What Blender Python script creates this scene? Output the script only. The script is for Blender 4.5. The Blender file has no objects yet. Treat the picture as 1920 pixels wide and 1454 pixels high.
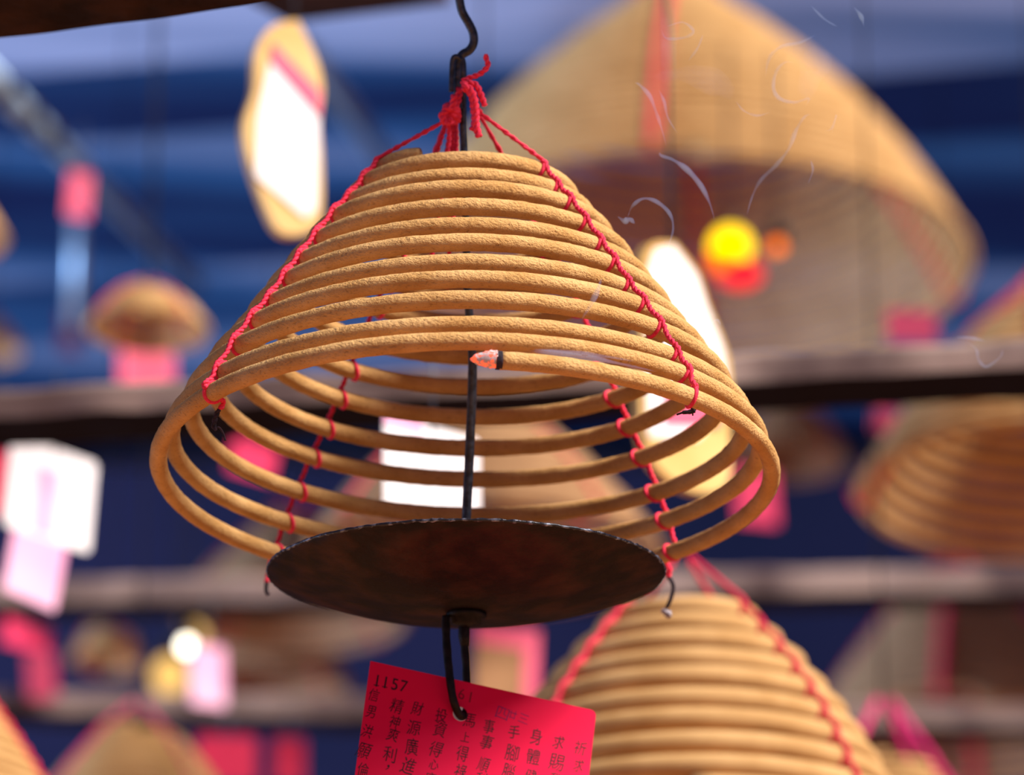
import bpy, math, random
from mathutils import Vector, noise, Matrix

random.seed(7)
PI = math.pi
scene = bpy.context.scene
COL = scene.collection

# ------------------------------------------------------------------ camera frame
FPX = 9000.0                       # focal length in pixels of the 1920 px wide frame
PITCH = math.radians(21.8)
CP, SP = math.cos(PITCH), math.sin(PITCH)
CAM = Vector((0, 0, 1.6))
D0 = 2.33                          # distance of the main coil's axis
S0 = D0 / FPX


def P(px, py, d):
    a = (px - 960) / FPX
    b = -(py - 727) / FPX
    return Vector((d * a, d * (CP - b * SP), CAM.z + d * (SP + b * CP)))


def level(px, py, px1, py1, d1):
    """distance at which (px, py) is as high above the floor as (px1, py1) at d1"""
    b1 = -(py1 - 727) / FPX
    b = -(py - 727) / FPX
    return d1 * (SP + b1 * CP) / (SP + b * CP)


# ------------------------------------------------------------------ materials
def new_mat(name):
    m = bpy.data.materials.new(name)
    m.use_nodes = True
    nt = m.node_tree
    b = nt.nodes['Principled BSDF']
    return m, nt, b


def plain(name, col, rough=0.7, metal=0.0, noise_scale=None, col2=None, bump=0.0, detail=4, spec=0.3, fac=(0.35, 0.65)):
    m, nt, b = new_mat(name)
    b.inputs['Base Color'].default_value = (*col, 1)
    b.inputs['Roughness'].default_value = rough
    b.inputs['Metallic'].default_value = metal
    b.inputs['Specular IOR Level'].default_value = spec
    if noise_scale:
        tc = nt.nodes.new('ShaderNodeTexCoord')
        n = nt.nodes.new('ShaderNodeTexNoise')
        n.inputs['Scale'].default_value = noise_scale
        n.inputs['Detail'].default_value = detail
        nt.links.new(tc.outputs['Object'], n.inputs['Vector'])
        if col2:
            r = nt.nodes.new('ShaderNodeValToRGB')
            r.color_ramp.elements[0].position = fac[0]
            r.color_ramp.elements[1].position = fac[1]
            r.color_ramp.elements[0].color = (*col, 1)
            r.color_ramp.elements[1].color = (*col2, 1)
            nt.links.new(n.outputs['Fac'], r.inputs['Fac'])
            nt.links.new(r.outputs['Color'], b.inputs['Base Color'])
        if bump:
            bp = nt.nodes.new('ShaderNodeBump')
            bp.inputs['Strength'].default_value = bump
            bp.inputs['Distance'].default_value = 0.5 / noise_scale
            nt.links.new(n.outputs['Fac'], bp.inputs['Height'])
            nt.links.new(bp.outputs['Normal'], b.inputs['Normal'])
    return m


def emitter(name, col, strength):
    m = bpy.data.materials.new(name)
    m.use_nodes = True
    nt = m.node_tree
    nt.nodes.clear()
    e = nt.nodes.new('ShaderNodeEmission')
    e.inputs['Color'].default_value = (*col, 1)
    e.inputs['Strength'].default_value = strength
    o = nt.nodes.new('ShaderNodeOutputMaterial')
    nt.links.new(e.outputs[0], o.inputs['Surface'])
    return m


def incense_mat(name, fine):
    m, nt, b = new_mat(name)
    tc = nt.nodes.new('ShaderNodeTexCoord')
    n1 = nt.nodes.new('ShaderNodeTexNoise')
    n1.inputs['Scale'].default_value = 60
    n1.inputs['Detail'].default_value = 5
    n2 = nt.nodes.new('ShaderNodeTexNoise')
    n2.inputs['Scale'].default_value = fine
    n2.inputs['Detail'].default_value = 3
    n2.inputs['Roughness'].default_value = 0.65
    mp = nt.nodes.new('ShaderNodeMapping')
    mp.inputs['Scale'].default_value = (0.55, 1.0, 1.0)
    mp.inputs['Rotation'].default_value = (0, 0.5, 0)
    nt.links.new(tc.outputs['Object'], n1.inputs['Vector'])
    nt.links.new(tc.outputs['Object'], mp.inputs['Vector'])
    nt.links.new(mp.outputs['Vector'], n2.inputs['Vector'])
    r = nt.nodes.new('ShaderNodeValToRGB')
    r.color_ramp.elements[0].position = 0.3
    r.color_ramp.elements[1].position = 0.7
    r.color_ramp.elements[0].color = (0.56, 0.295, 0.098, 1)
    r.color_ramp.elements[1].color = (0.72, 0.425, 0.175, 1)
    nt.links.new(n1.outputs['Fac'], r.inputs['Fac'])
    r2 = nt.nodes.new('ShaderNodeValToRGB')
    r2.color_ramp.elements[0].position = 0.27
    r2.color_ramp.elements[1].position = 0.42
    r2.color_ramp.elements[0].color = (0.45, 0.40, 0.36, 1)
    r2.color_ramp.elements[1].color = (1, 1, 1, 1)
    nt.links.new(n2.outputs['Fac'], r2.inputs['Fac'])
    mx = nt.nodes.new('ShaderNodeMix')
    mx.data_type = 'RGBA'
    mx.blend_type = 'MULTIPLY'
    mx.inputs['Factor'].default_value = 0.8
    nt.links.new(r.outputs['Color'], mx.inputs['A'])
    nt.links.new(r2.outputs['Color'], mx.inputs['B'])
    nt.links.new(mx.outputs['Result'], b.inputs['Base Color'])
    b.inputs['Roughness'].default_value = 0.85
    b.inputs['Specular IOR Level'].default_value = 0.15
    bp = nt.nodes.new('ShaderNodeBump')
    bp.inputs['Strength'].default_value = 1.0
    bp.inputs['Distance'].default_value = 0.0013
    nt.links.new(n2.outputs['Fac'], bp.inputs['Height'])
    nt.links.new(bp.outputs['Normal'], b.inputs['Normal'])
    return m


M = {}
M['incense'] = incense_mat('incense_paste', 820)
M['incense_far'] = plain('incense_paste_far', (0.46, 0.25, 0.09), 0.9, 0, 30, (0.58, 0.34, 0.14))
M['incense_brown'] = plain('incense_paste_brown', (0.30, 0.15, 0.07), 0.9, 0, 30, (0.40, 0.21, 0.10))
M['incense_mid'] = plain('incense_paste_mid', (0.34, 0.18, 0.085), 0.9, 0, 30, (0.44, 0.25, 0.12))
M['string'] = plain('red_string', (0.80, 0.02, 0.065), 0.8, 0, 900, (0.90, 0.045, 0.11), 0.3)
M['string_far'] = plain('red_string_far', (0.72, 0.02, 0.07), 0.8)
M['string_magenta'] = plain('magenta_string', (0.70, 0.012, 0.16), 0.8)
M['burnt'] = plain('burnt_string', (0.012, 0.009, 0.012), 0.9, 0, 500, (0.05, 0.03, 0.05))
M['ash_nub'] = plain('ash_nub', (0.5, 0.45, 0.5), 0.9, 0, 700, (0.2, 0.17, 0.2))
M['wire'] = plain('dark_steel_wire', (0.012, 0.014, 0.02), 0.32, 0.3, 300, (0.05, 0.06, 0.09), 0.25, spec=0.6)
M['hook'] = plain('black_iron', (0.005, 0.004, 0.004), 0.55, 0.0, 250, (0.016, 0.010, 0.010), 0.35, spec=0.2)
M['pan'] = plain('sooty_pan', (0.007, 0.003, 0.003), 0.6, 0.1, 46, (0.055, 0.019, 0.011), 0.35, detail=12, spec=0.25, fac=(0.44, 0.76))
M['rim'] = plain('worn_rim_painted_glints', (0.03, 0.03, 0.04), 0.3, 0.4, 260, (0.32, 0.36, 0.48), 0.4, fac=(0.5, 0.7), spec=0.5)  # chipped steel edge; its blue highlights are put into the pale spots
M['far_metal'] = plain('far_metal', (0.10, 0.10, 0.12), 0.45, 0.5)
M['card_red'] = plain('red_card', (0.90, 0.006, 0.065), 0.6, 0, 25, (0.92, 0.008, 0.08), spec=0.1)
M['ink'] = plain('black_ink', (0.02, 0.005, 0.012), 0.6)
M['ink_faded'] = plain('faded_ink', (0.28, 0.006, 0.02), 0.6)
M['ink_purple'] = plain('purple_ink', (0.16, 0.015, 0.14), 0.6)
M['paper_white'] = plain('white_paper', (0.86, 0.80, 0.84), 0.7, 0, 12, (0.90, 0.86, 0.88))
M['paper_pink'] = plain('pink_paper', (0.86, 0.36, 0.60), 0.7, 0, 10, (0.90, 0.50, 0.70))
M['paper_rose'] = plain('rose_paper', (0.86, 0.12, 0.22), 0.7)
M['paper_red'] = plain('red_paper', (0.44, 0.002, 0.045), 0.7)
M['paper_magenta'] = plain('magenta_paper', (0.78, 0.025, 0.12), 0.7)
M['paper_wine'] = plain('wine_paper', (0.36, 0.015, 0.07), 0.7)
M['paper_crimson'] = plain('crimson_paper', (0.56, 0.012, 0.085), 0.7)
M['gold'] = plain('ochre_board', (0.62, 0.36, 0.10), 0.6, 0, 20, (0.76, 0.50, 0.19))
M['steel_blue'] = plain('galvanised_tube', (0.40, 0.55, 0.72), 0.35, 0.6)
M['lamp_black'] = plain('lamp_metal', (0.02, 0.015, 0.015), 0.5, 0.4)


def beam_mat():
    m, nt, b = new_mat('dusty_timber_shaded_below')
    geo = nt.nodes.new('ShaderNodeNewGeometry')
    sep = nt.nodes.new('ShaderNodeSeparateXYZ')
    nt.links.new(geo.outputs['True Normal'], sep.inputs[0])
    mr = nt.nodes.new('ShaderNodeMapRange')           # dust on tops and sides; underside painted near-black as shade
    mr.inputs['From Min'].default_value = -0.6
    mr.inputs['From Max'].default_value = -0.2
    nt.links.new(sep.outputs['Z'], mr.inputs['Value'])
    tc = nt.nodes.new('ShaderNodeTexCoord')
    n = nt.nodes.new('ShaderNodeTexNoise')
    n.inputs['Scale'].default_value = 9
    n.inputs['Detail'].default_value = 5
    nt.links.new(tc.outputs['Object'], n.inputs['Vector'])
    r = nt.nodes.new('ShaderNodeValToRGB')
    r.color_ramp.elements[0].position = 0.38
    r.color_ramp.elements[1].position = 0.66
    r.color_ramp.elements[0].color = (0.10, 0.065, 0.065, 1)
    r.color_ramp.elements[1].color = (0.36, 0.26, 0.23, 1)
    nt.links.new(n.outputs['Fac'], r.inputs['Fac'])
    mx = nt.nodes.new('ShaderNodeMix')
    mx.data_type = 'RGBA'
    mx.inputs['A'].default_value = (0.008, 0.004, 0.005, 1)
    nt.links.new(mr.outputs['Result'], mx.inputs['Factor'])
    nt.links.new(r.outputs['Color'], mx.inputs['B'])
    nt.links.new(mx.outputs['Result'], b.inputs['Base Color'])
    b.inputs['Roughness'].default_value = 0.9
    b.inputs['Specular IOR Level'].default_value = 0.1
    return m


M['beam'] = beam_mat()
M['beam_dark'] = plain('sooty_timber', (0.018, 0.010, 0.010), 0.9, 0, 40, (0.045, 0.020, 0.014), 0.4, spec=0.1)


def roof_mat():
    m, nt, b = new_mat('blue_roof_sheets')
    tc = nt.nodes.new('ShaderNodeTexCoord')
    mp = nt.nodes.new('ShaderNodeMapping')
    mp.inputs['Rotation'].default_value = (0, 0, 0.20)
    mp.inputs['Scale'].default_value = (0.16, 4.4, 1)
    mp.inputs['Location'].default_value = (0, 3.5, 0.3)
    n = nt.nodes.new('ShaderNodeTexNoise')
    n.inputs['Scale'].default_value = 1.0
    n.inputs['Detail'].default_value = 3
    nt.links.new(tc.outputs['Object'], mp.inputs['Vector'])
    nt.links.new(mp.outputs['Vector'], n.inputs['Vector'])
    r = nt.nodes.new('ShaderNodeValToRGB')
    e = r.color_ramp.elements
    e[0].position = 0.40
    e[0].color = (0.004, 0.013, 0.065, 1)
    e[1].position = 0.66
    e[1].color = (0.34, 0.40, 0.60, 1)
    x = e.new(0.52)
    x.color = (0.020, 0.080, 0.21, 1)
    nt.links.new(n.outputs['Fac'], r.inputs['Fac'])
    nt.links.new(r.outputs['Color'], b.inputs['Base Color'])
    b.inputs['Roughness'].default_value = 0.6
    b.inputs['Specular IOR Level'].default_value = 0.2
    return m


M['roof'] = roof_mat()
M['wall'] = plain('back_wall_plaster', (0.010, 0.016, 0.060), 0.9, 0, 2, (0.022, 0.024, 0.085))
M['floor'] = plain('terracotta_floor', (0.34, 0.15, 0.055), 0.8, 0, 3, (0.40, 0.18, 0.07))


def smoke_mat(name, dens):
    m = bpy.data.materials.new(name)
    m.use_nodes = True
    nt = m.node_tree
    nt.nodes.clear()
    v = nt.nodes.new('ShaderNodeVolumeScatter')
    v.inputs['Color'].default_value = (0.42, 0.52, 1.0, 1)
    v.inputs['Density'].default_value = dens
    v.inputs['Anisotropy'].default_value = 0.0
    o = nt.nodes.new('ShaderNodeOutputMaterial')
    nt.links.new(v.outputs[0], o.inputs['Volume'])
    return m


M['smoke'] = smoke_mat('incense_smoke', 250)
M['smoke_veil'] = smoke_mat('incense_smoke_veil', 6)


# ------------------------------------------------------------------ geometry helpers
def interp(tab, t):
    """smooth curve through (t, value) pairs"""
    n = len(tab)
    if t <= tab[0][0]:
        return tab[0][1]
    if t >= tab[-1][0]:
        return tab[-1][1]
    i = 0
    while tab[i + 1][0] < t:
        i += 1

    def slope(k):
        a = max(0, k - 1)
        b = min(n - 1, k + 1)
        return (tab[b][1] - tab[a][1]) / (tab[b][0] - tab[a][0])
    h = tab[i + 1][0] - tab[i][0]
    u = (t - tab[i][0]) / h
    m0, m1 = slope(i) * h, slope(i + 1) * h
    u2, u3 = u * u, u * u * u
    return (2 * u3 - 3 * u2 + 1) * tab[i][1] + (u3 - 2 * u2 + u) * m0 + (-2 * u3 + 3 * u2) * tab[i + 1][1] + (u3 - u2) * m1


def smooth_path(pts, per=8):
    out = []
    n = len(pts)
    for i in range(n - 1):
        p0, p1, p2, p3 = pts[max(0, i - 1)], pts[i], pts[i + 1], pts[min(n - 1, i + 2)]
        for k in range(per):
            t = k / per
            out.append(0.5 * ((2 * p1) + (p2 - p0) * t + (2 * p0 - 5 * p1 + 4 * p2 - p3) * t * t + (3 * p1 - p0 - 3 * p2 + p3) * t ** 3))
    out.append(pts[-1].copy())
    return out


def frames(pts):
    n = len(pts)
    res = []
    prev = None
    for i in range(n):
        t = (pts[min(n - 1, i + 1)] - pts[max(0, i - 1)])
        t = t.normalized() if t.length > 1e-9 else Vector((0, 0, 1))
        if prev is None:
            up = Vector((0, 0, 1)) if abs(t.z) < 0.9 else Vector((1, 0, 0))
            a = (up - t * up.dot(t)).normalized()
        else:
            a = prev - t * prev.dot(t)
            a = a.normalized() if a.length > 1e-6 else t.orthogonal().normalized()
        prev = a
        res.append((t, a, t.cross(a)))
    return res


class MB:
    def __init__(self):
        self.v, self.f = [], []

    def tube(self, pts, rad, n=8, bump=0.0, bscale=100.0, cap=True):
        b0 = len(self.v)
        fr = frames(pts)
        L = len(pts)
        for i, p in enumerate(pts):
            r = rad[i] if isinstance(rad, (list, tuple)) else rad
            for k in range(n):
                a = 2 * PI * k / n
                d = fr[i][1] * math.cos(a) + fr[i][2] * math.sin(a)
                q = p + d * r
                if bump:
                    q = q + d * bump * noise.noise(q * bscale)
                self.v.append(q)
        for i in range(L - 1):
            for k in range(n):
                a = b0 + i * n + k
                b = b0 + i * n + (k + 1) % n
                self.f.append((a, b, b + n, a + n))
        if cap:
            self.f.append(tuple(b0 + k for k in reversed(range(n))))
            self.f.append(tuple(b0 + (L - 1) * n + k for k in range(n)))
        return self

    def cord(self, pts, r, pitch=0.006, n=6):
        """two-ply twisted string"""
        fr = frames(pts)
        for ph in (0, PI):
            s = 0
            q = []
            for i, p in enumerate(pts):
                if i:
                    s += (p - pts[i - 1]).length
                a = 2 * PI * s / pitch + ph
                q.append(p + (fr[i][1] * math.cos(a) + fr[i][2] * math.sin(a)) * r * 0.45)
            self.tube(q, r * 0.62, n)
        return self

    def box(self, c, u, v, w):
        """box centred at c with half axes u, v, w"""
        b = len(self.v)
        for i in (-1, 1):
            for j in (-1, 1):
                for k in (-1, 1):
                    self.v.append(c + u * i + v * j + w * k)
        for q in ((0, 1, 3, 2), (4, 6, 7, 5), (0, 4, 5, 1), (2, 3, 7, 6), (0, 2, 6, 4), (1, 5, 7, 3)):
            self.f.append(tuple(b + x for x in q))
        return self

    def ring(self, c, axis, R, r, n=16, m=6):
        axis = axis.normalized()
        a = axis.orthogonal().normalized()
        b = axis.cross(a)
        b0 = len(self.v)
        for i in range(n):
            t = 2 * PI * i / n
            d = a * math.cos(t) + b * math.sin(t)
            for k in range(m):
                s = 2 * PI * k / m
                self.v.append(c + d * (R + r * math.cos(s)) + axis * r * math.sin(s))
        for i in range(n):
            for k in range(m):
                self.f.append((b0 + i * m + k, b0 + ((i + 1) % n) * m + k, b0 + ((i + 1) % n) * m + (k + 1) % m, b0 + i * m + (k + 1) % m))
        return self

    def lathe(self, c, axis, prof, n=64, wob=0.0):
        """prof: (radius, height along axis) pairs, closed loop when it starts and ends at radius 0"""
        axis = axis.normalized()
        a = axis.orthogonal().normalized()
        b = axis.cross(a)
        b0 = len(self.v)
        for (r, h) in prof:
            for k in range(n):
                t = 2 * PI * k / n
                d = a * math.cos(t) + b * math.sin(t)
                rr = r * (1 + wob * noise.noise(d * 3.0))
                self.v.append(c + d * rr + axis * h)
        for i in range(len(prof) - 1):
            for k in range(n):
                x = b0 + i * n + k
                y = b0 + i * n + (k + 1) % n
                self.f.append((x, y, y + n, x + n))
        return self

    def ball(self, c, r, n=12, m=8, sq=Vector((1, 1, 1)), bump=0.0):
        b0 = len(self.v)
        for i in range(m + 1):
            th = PI * i / m
            for k in range(n):
                ph = 2 * PI * k / n
                d = Vector((math.sin(th) * math.cos(ph), math.sin(th) * math.sin(ph), math.cos(th)))
                rr = r * (1 + bump * noise.noise(d * 2.5 + c * 50))
                self.v.append(c + Vector((d.x * sq.x, d.y * sq.y, d.z * sq.z)) * rr)
        for i in range(m):
            for k in range(n):
                self.f.append((b0 + i * n + k, b0 + (i + 1) * n + k, b0 + (i + 1) * n + (k + 1) % n, b0 + i * n + (k + 1) % n))
        return self

    def slab(self, outline, depth):
        """outline: list of points, extruded along the vector depth"""
        b0 = len(self.v)
        n = len(outline)
        self.v += [p.copy() for p in outline] + [p + depth for p in outline]
        self.f.append(tuple(b0 + k for k in range(n)))
        self.f.append(tuple(b0 + n + k for k in reversed(range(n))))
        for k in range(n):
            self.f.append((b0 + k, b0 + n + k, b0 + n + (k + 1) % n, b0 + (k + 1) % n))
        return self

    def build(self, name, mat, parent=None, smooth=True):
        off = Vector((0, 0, 0))
        q = parent
        while q is not None:
            off = off + q.location
            q = q.parent
        loc = Vector((0, 0, 0))
        if parent is None:
            lo = Vector([min(v[i] for v in self.v) for i in range(3)])
            hi = Vector([max(v[i] for v in self.v) for i in range(3)])
            loc = (lo + hi) / 2
            off = loc
        me = bpy.data.meshes.new(name)
        me.from_pydata([tuple(v - off) for v in self.v], [], self.f)
        me.validate()
        if smooth:
            me.polygons.foreach_set('use_smooth', [True] * len(me.polygons))
        me.materials.append(mat)
        me.update()
        o = bpy.data.objects.new(name, me)
        o.location = loc
        COL.objects.link(o)
        o.parent = parent
        return o


def fix_normals(o):
    import bmesh
    bm = bmesh.new()
    bm.from_mesh(o.data)
    bmesh.ops.recalc_face_normals(bm, faces=bm.faces)
    bm.to_mesh(o.data)
    bm.free()


def tag(o, label=None, cat=None, group=None, kind=None):
    if label:
        o['label'] = label
    if cat:
        o['category'] = cat
    if group:
        o['group'] = group
    if kind:
        o['kind'] = kind
    return o


def empty(name, loc, label, cat, group=None):
    o = bpy.data.objects.new(name, None)
    o.empty_display_size = 0.02
    o.location = loc
    COL.objects.link(o)
    return tag(o, label, cat, group)


# ------------------------------------------------------------------ incense coils
class Spiral:
    def __init__(self, ax, ay, rtab, ztab):
        self.ax, self.ay, self.rtab, self.ztab = ax, ay, rtab, ztab
        self.tmax = rtab[-1][0]

    def r(self, t):
        return interp(self.rtab, t)

    def z(self, t):
        return interp(self.ztab, t)

    def at(self, t, ds=0.0, normal=0.0):
        a = 2 * PI * t
        r, z = self.r(t), self.z(t)
        if normal:
            dr = self.r(t + 0.5) - self.r(t - 0.5)
            dz = self.z(t + 0.5) - self.z(t - 0.5)
            l = math.hypot(dr, dz) or 1
            r += normal * dz / l
            z += -normal * dr / l
        return Vector((self.ax + r * math.sin(a), self.ay - r * math.cos(a), z))

    def tangent(self, t):
        return (self.at(t + 0.004) - self.at(t - 0.004)).normalized()


def string_down(sp, phi, phi_top, rs, rr, apex, loops=True, tail=None, twisted=True, mat='string', parent=None, n=6):
    """one tie string: from the knot down over every turn of the coil"""
    mb = MB()
    ts = []
    k = int(sp.tmax) + 1
    while k >= 0:
        f = phi + (phi_top - phi) * k / sp.tmax
        t = (f / 360.0) % 1.0 + k
        if sp.rtab[0][0] + 0.005 < t < sp.tmax - 0.01:
            ts.append(t)
        k -= 1
    pts = [apex]
    for i, t in enumerate(ts):
        pts.append(sp.at(t, normal=rs + rr * 0.9))
        if i < len(ts) - 1:
            pts.append((sp.at(t, normal=rs * 0.95) + sp.at(ts[i + 1], normal=rs * 0.95)) * 0.5)
    if tail:
        pts += tail
    path = [apex + (pts[1] - apex) * (i / 10) for i in range(10)] + smooth_path(pts[1:], 7 if twisted else 4)
    if twisted:
        mb.cord(path, rr, 0.0062)
    else:
        mb.tube(path, rr, n)
    if loops:
        for t in ts:
            c = sp.at(t)
            ax = sp.tangent(t)
            nrm = (sp.at(t, normal=1.0) - c).normalized()
            side = ax.cross(nrm)
            tilt = (ax + side * 0.45).normalized()
            mb.ring(c, tilt, rs * 1.1, rr * 0.78, 18, 6)
            mb.ball(sp.at(t, normal=rs + rr * 0.6), rr * 1.2, 8, 6)
    return mb.build('tie_string', M[mat], parent)


def profile_coil(px, py, Rpx, d, turns, hfrac, top_r, rs, bulge=0.06, phase=0.0):
    """spiral of a hanging coil whose lowest turn is centred at (px, py)"""
    c = P(px, py, d)
    R = Rpx * d / FPX
    H = R * hfrac
    rt, zt = [], []
    for i in range(9):
        u = i / 8
        rad = R * (1 - (1 - top_r) * u + bulge * math.sin(PI * u))
        rt.append((u * turns + phase, rad))
        zt.append((u * turns + phase, c.z + H * u))
    return Spiral(c.x, c.y, rt, zt), c, R, H


GROUP_COILS = 'incense coils hanging around the main coil'
GROUP_HOLD = 'wire holders of the surrounding coils'


def far_coil(label, px, py, Rpx, d, turns=12, hfrac=0.97, top_r=0.33, thick=0.62, seg=56, phis=(40, 130, 220, 310), mat='incense_far',
             smat='string_far', bulge=0.05, holder=None, rod_top=None, pan=False, srad=1.0, cord_h=0.28):
    sp, c, R, H = profile_coil(px, py, Rpx, d, turns, hfrac, top_r, 0, bulge)
    rs = 0.5 * thick * math.hypot(H, R * (1 - top_r)) / turns
    root = empty('hanging_incense_coil', Vector((c.x, c.y, c.z)), label, 'incense coil', GROUP_COILS)
    mb = MB()
    N = int(turns * seg)
    jit = [(random.uniform(-1, 1)) for _ in range(40)]
    pts = []
    for i in range(N + 1):
        t = sp.tmax * i / N
        q = sp.at(t)
        q.z += rs * 0.25 * noise.noise(Vector((t * 1.3, px * 0.01, 0)))
        pts.append(q)
    mb.tube(pts, rs, 8)
    mb.build('coil_stick', M[mat], root)
    apex = Vector((c.x, c.y, c.z + H + R * cord_h))
    for ph in phis:
        string_down(sp, ph, ph, rs, max(0.0011, rs * 0.28) * srad, apex + Vector((math.sin(math.radians(ph)), -math.cos(math.radians(ph)), 0)) * (0.005 + max(0.0011, rs * 0.28) * srad), loops=True, twisted=False, mat=smat, parent=root, n=5)
    if holder:
        h = empty('hanging_coil_holder', Vector((c.x, c.y, c.z)), holder, 'wire holder', GROUP_HOLD)
        top = rod_top if rod_top else 4.42
        MB().tube([Vector((c.x, c.y, top)), Vector((c.x, c.y, c.z - R * 0.25))], 0.0012, 6).build('rod', M['hook'], h)
        if pan:
            MB().lathe(Vector((c.x, c.y, c.z - R * 0.25)), Vector((0, 0, 1)),
                       [(0.001, -0.006), (R * 0.35, -0.004), (R * 0.55, 0.004), (R * 0.6, 0.014), (R * 0.59, 0.015), (R * 0.35, -0.001), (0.001, -0.003)], 32).build('ash_pan', M['pan'], h)
    return root


# ---- the main coil, in focus
AX = P(868, 640, D0)
tz = [(0, 2.4158), (0.28, 2.4150), (0.55, 2.4160), (0.8, 2.4225), (1, 2.4268), (1.5, 2.4315), (2, 2.4372), (3, 2.45373), (4, 2.46828), (5, 2.48059), (6, 2.49481),
      (7, 2.50687), (8, 2.52096), (9, 2.53487), (10, 2.54512), (11, 2.55785), (11.5, 2.5622), (11.8, 2.5650), (11.95, 2.5672)]
tr = [(0, 0.1496), (0.5, 0.1470), (1, 0.1445), (2, 0.1382), (3, 0.1288), (4, 0.1188), (5, 0.1093), (6, 0.1004), (7, 0.0920), (8, 0.0823), (9, 0.0724),
      (10, 0.0637), (11, 0.0548), (11.95, 0.0476)]
RS = 0.00425
main = Spiral(AX.x, AX.y, tr, tz)
coil = empty('hanging_incense_coil', Vector((AX.x, AX.y, 2.4158)),
             'sharp tan incense coil with red tie strings hanging above the dark round pan', 'incense coil', GROUP_COILS)
mb = MB()
T0, T1 = 0.0195, 11.93
N = 3600
pts, rad = [], []
for i in range(N + 1):
    t = T0 + (T1 - T0) * i / N
    q = main.at(t)
    r = RS * (1 + 0.05 * noise.noise(Vector((t * 5, 3.1, 0))))
    if i > N - 14:
        r *= 0.55 + 0.45 * math.sqrt(max(0.0, (N - i) / 14))
    pts.append(q)
    rad.append(r)
mb.tube(pts, rad, 20, bump=0.00028, bscale=260)
mb.build('coil_stick', M['incense'], coil)


def ember_mat():
    m, nt, b = new_mat('ember_ash')
    tc = nt.nodes.new('ShaderNodeTexCoord')
    n = nt.nodes.new('ShaderNodeTexNoise')
    n.inputs['Scale'].default_value = 520
    n.inputs['Detail'].default_value = 4
    nt.links.new(tc.outputs['Object'], n.inputs['Vector'])
    r = nt.nodes.new('ShaderNodeValToRGB')
    r.color_ramp.elements[0].position = 0.42
    r.color_ramp.elements[1].position = 0.60
    r.color_ramp.elements[0].color = (0.16, 0.07, 0.06, 1)
    r.color_ramp.elements[1].color = (0.72, 0.62, 0.64, 1)
    nt.links.new(n.outputs['Fac'], r.inputs['Fac'])
    nt.links.new(r.outputs['Color'], b.inputs['Base Color'])
    geo = nt.nodes.new('ShaderNodeSeparateXYZ')
    nt.links.new(tc.outputs['Object'], geo.inputs[0])
    inv = nt.nodes.new('ShaderNodeMapRange')
    inv.inputs['From Min'].default_value = 0.56
    inv.inputs['From Max'].default_value = 0.40
    nt.links.new(n.outputs['Fac'], inv.inputs['Value'])
    mul = nt.nodes.new('ShaderNodeMath')
    mul.operation = 'MULTIPLY'
    mul.inputs[1].default_value = 1.5
    nt.links.new(inv.outputs['Result'], mul.inputs[0])
    b.inputs['Emission Color'].default_value = (1.0, 0.10, 0.03, 1)
    nt.links.new(mul.outputs[0], b.inputs['Emission Strength'])
    b.inputs['Roughness'].default_value = 0.95
    return m


M['ember'] = ember_mat()
mb = MB()
tp = [0.0182 - i * 0.00092 for i in range(15)]
prof = [1.0, 1.0, 0.99, 0.97, 0.94, 0.90, 0.86, 0.80, 0.74, 0.68, 0.60, 0.52, 0.42, 0.28, 0.1]
mb.tube([main.at(max(0.0, t)) + Vector((0, 0, 0.0006 - 0.00004 * i)) for i, t in enumerate(tp)], [RS * x for x in prof], 16, bump=0.0006, bscale=700)
tag(mb.build('ember_tip', M['ember'], coil), 'glowing red tip under pale ash')
mb = MB()
mb.tube([main.at(0.0176 + i * 0.0006) for i in range(6)], RS * 1.015, 20, bump=0.0002, bscale=500)
tag(mb.build('char_band', M['burnt'], coil), 'black burnt band behind the ember')

KNOT = P(846, 212, D0 - 0.004)
KNOTR = P(900, 212, D0 - 0.008)
RR = 0.00135
tail_fl = [P(418, 752, D0 - 0.094), P(411, 768, D0 - 0.094)]
tail_fr = [P(1290, 735, D0 - 0.107), P(1297, 758, D0 - 0.107)]
tail_bl = [P(504, 1070, D0 + 0.112), P(500, 1092, D0 + 0.112)]
tail_br = [P(1247, 1048, D0 + 0.1), P(1256, 1068, D0 + 0.1), P(1253, 1082, D0 + 0.1)]
s_fr = string_down(main, 45.6, 43.0, RS, RR, KNOTR, tail=tail_fr, parent=coil)
s_br = string_down(main, 135.5, 135.5, RS, RR, P(898, 214, D0 + 0.004), tail=tail_br, parent=coil)
s_bl = string_down(main, 219.5, 212.0, RS, RR, P(842, 214, D0 + 0.004), tail=tail_bl, parent=coil)
s_fl = string_down(main, 308.0, 307.0, RS, RR, P(836, 226, D0 - 0.006), tail=tail_fl, parent=coil)
# burnt ends of the strings
m1 = MB().cord(smooth_path([P(411, 768, D0 - 0.094), P(404, 782, D0 - 0.094), P(401, 800, D0 - 0.094), P(406, 806, D0 - 0.094)], 6), 0.0013)
m1.tube(smooth_path([P(402, 803, D0 - 0.094), P(411, 802, D0 - 0.093), P(418, 812, D0 - 0.092), P(423, 827, D0 - 0.092)], 5), 0.0005, 5)
tag(m1.build('burnt_end', M['burnt'], s_fl), 'charred black string end')
m1 = MB().cord(smooth_path([P(1297, 758, D0 - 0.107), P(1300, 768, D0 - 0.107), P(1303, 771, D0 - 0.107)], 6), 0.0013)
m1.tube(smooth_path([P(1303, 770, D0 - 0.107), P(1292, 773, D0 - 0.107), P(1281, 774, D0 - 0.107), P(1269, 778, D0 - 0.106)], 5), [0.0012] * 6 + [0.0010] * 5 + [0.0005] * 5, 6)
m1.tube([P(1298, 772, D0 - 0.107), P(1299, 780, D0 - 0.107)], 0.0004, 5)
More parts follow.
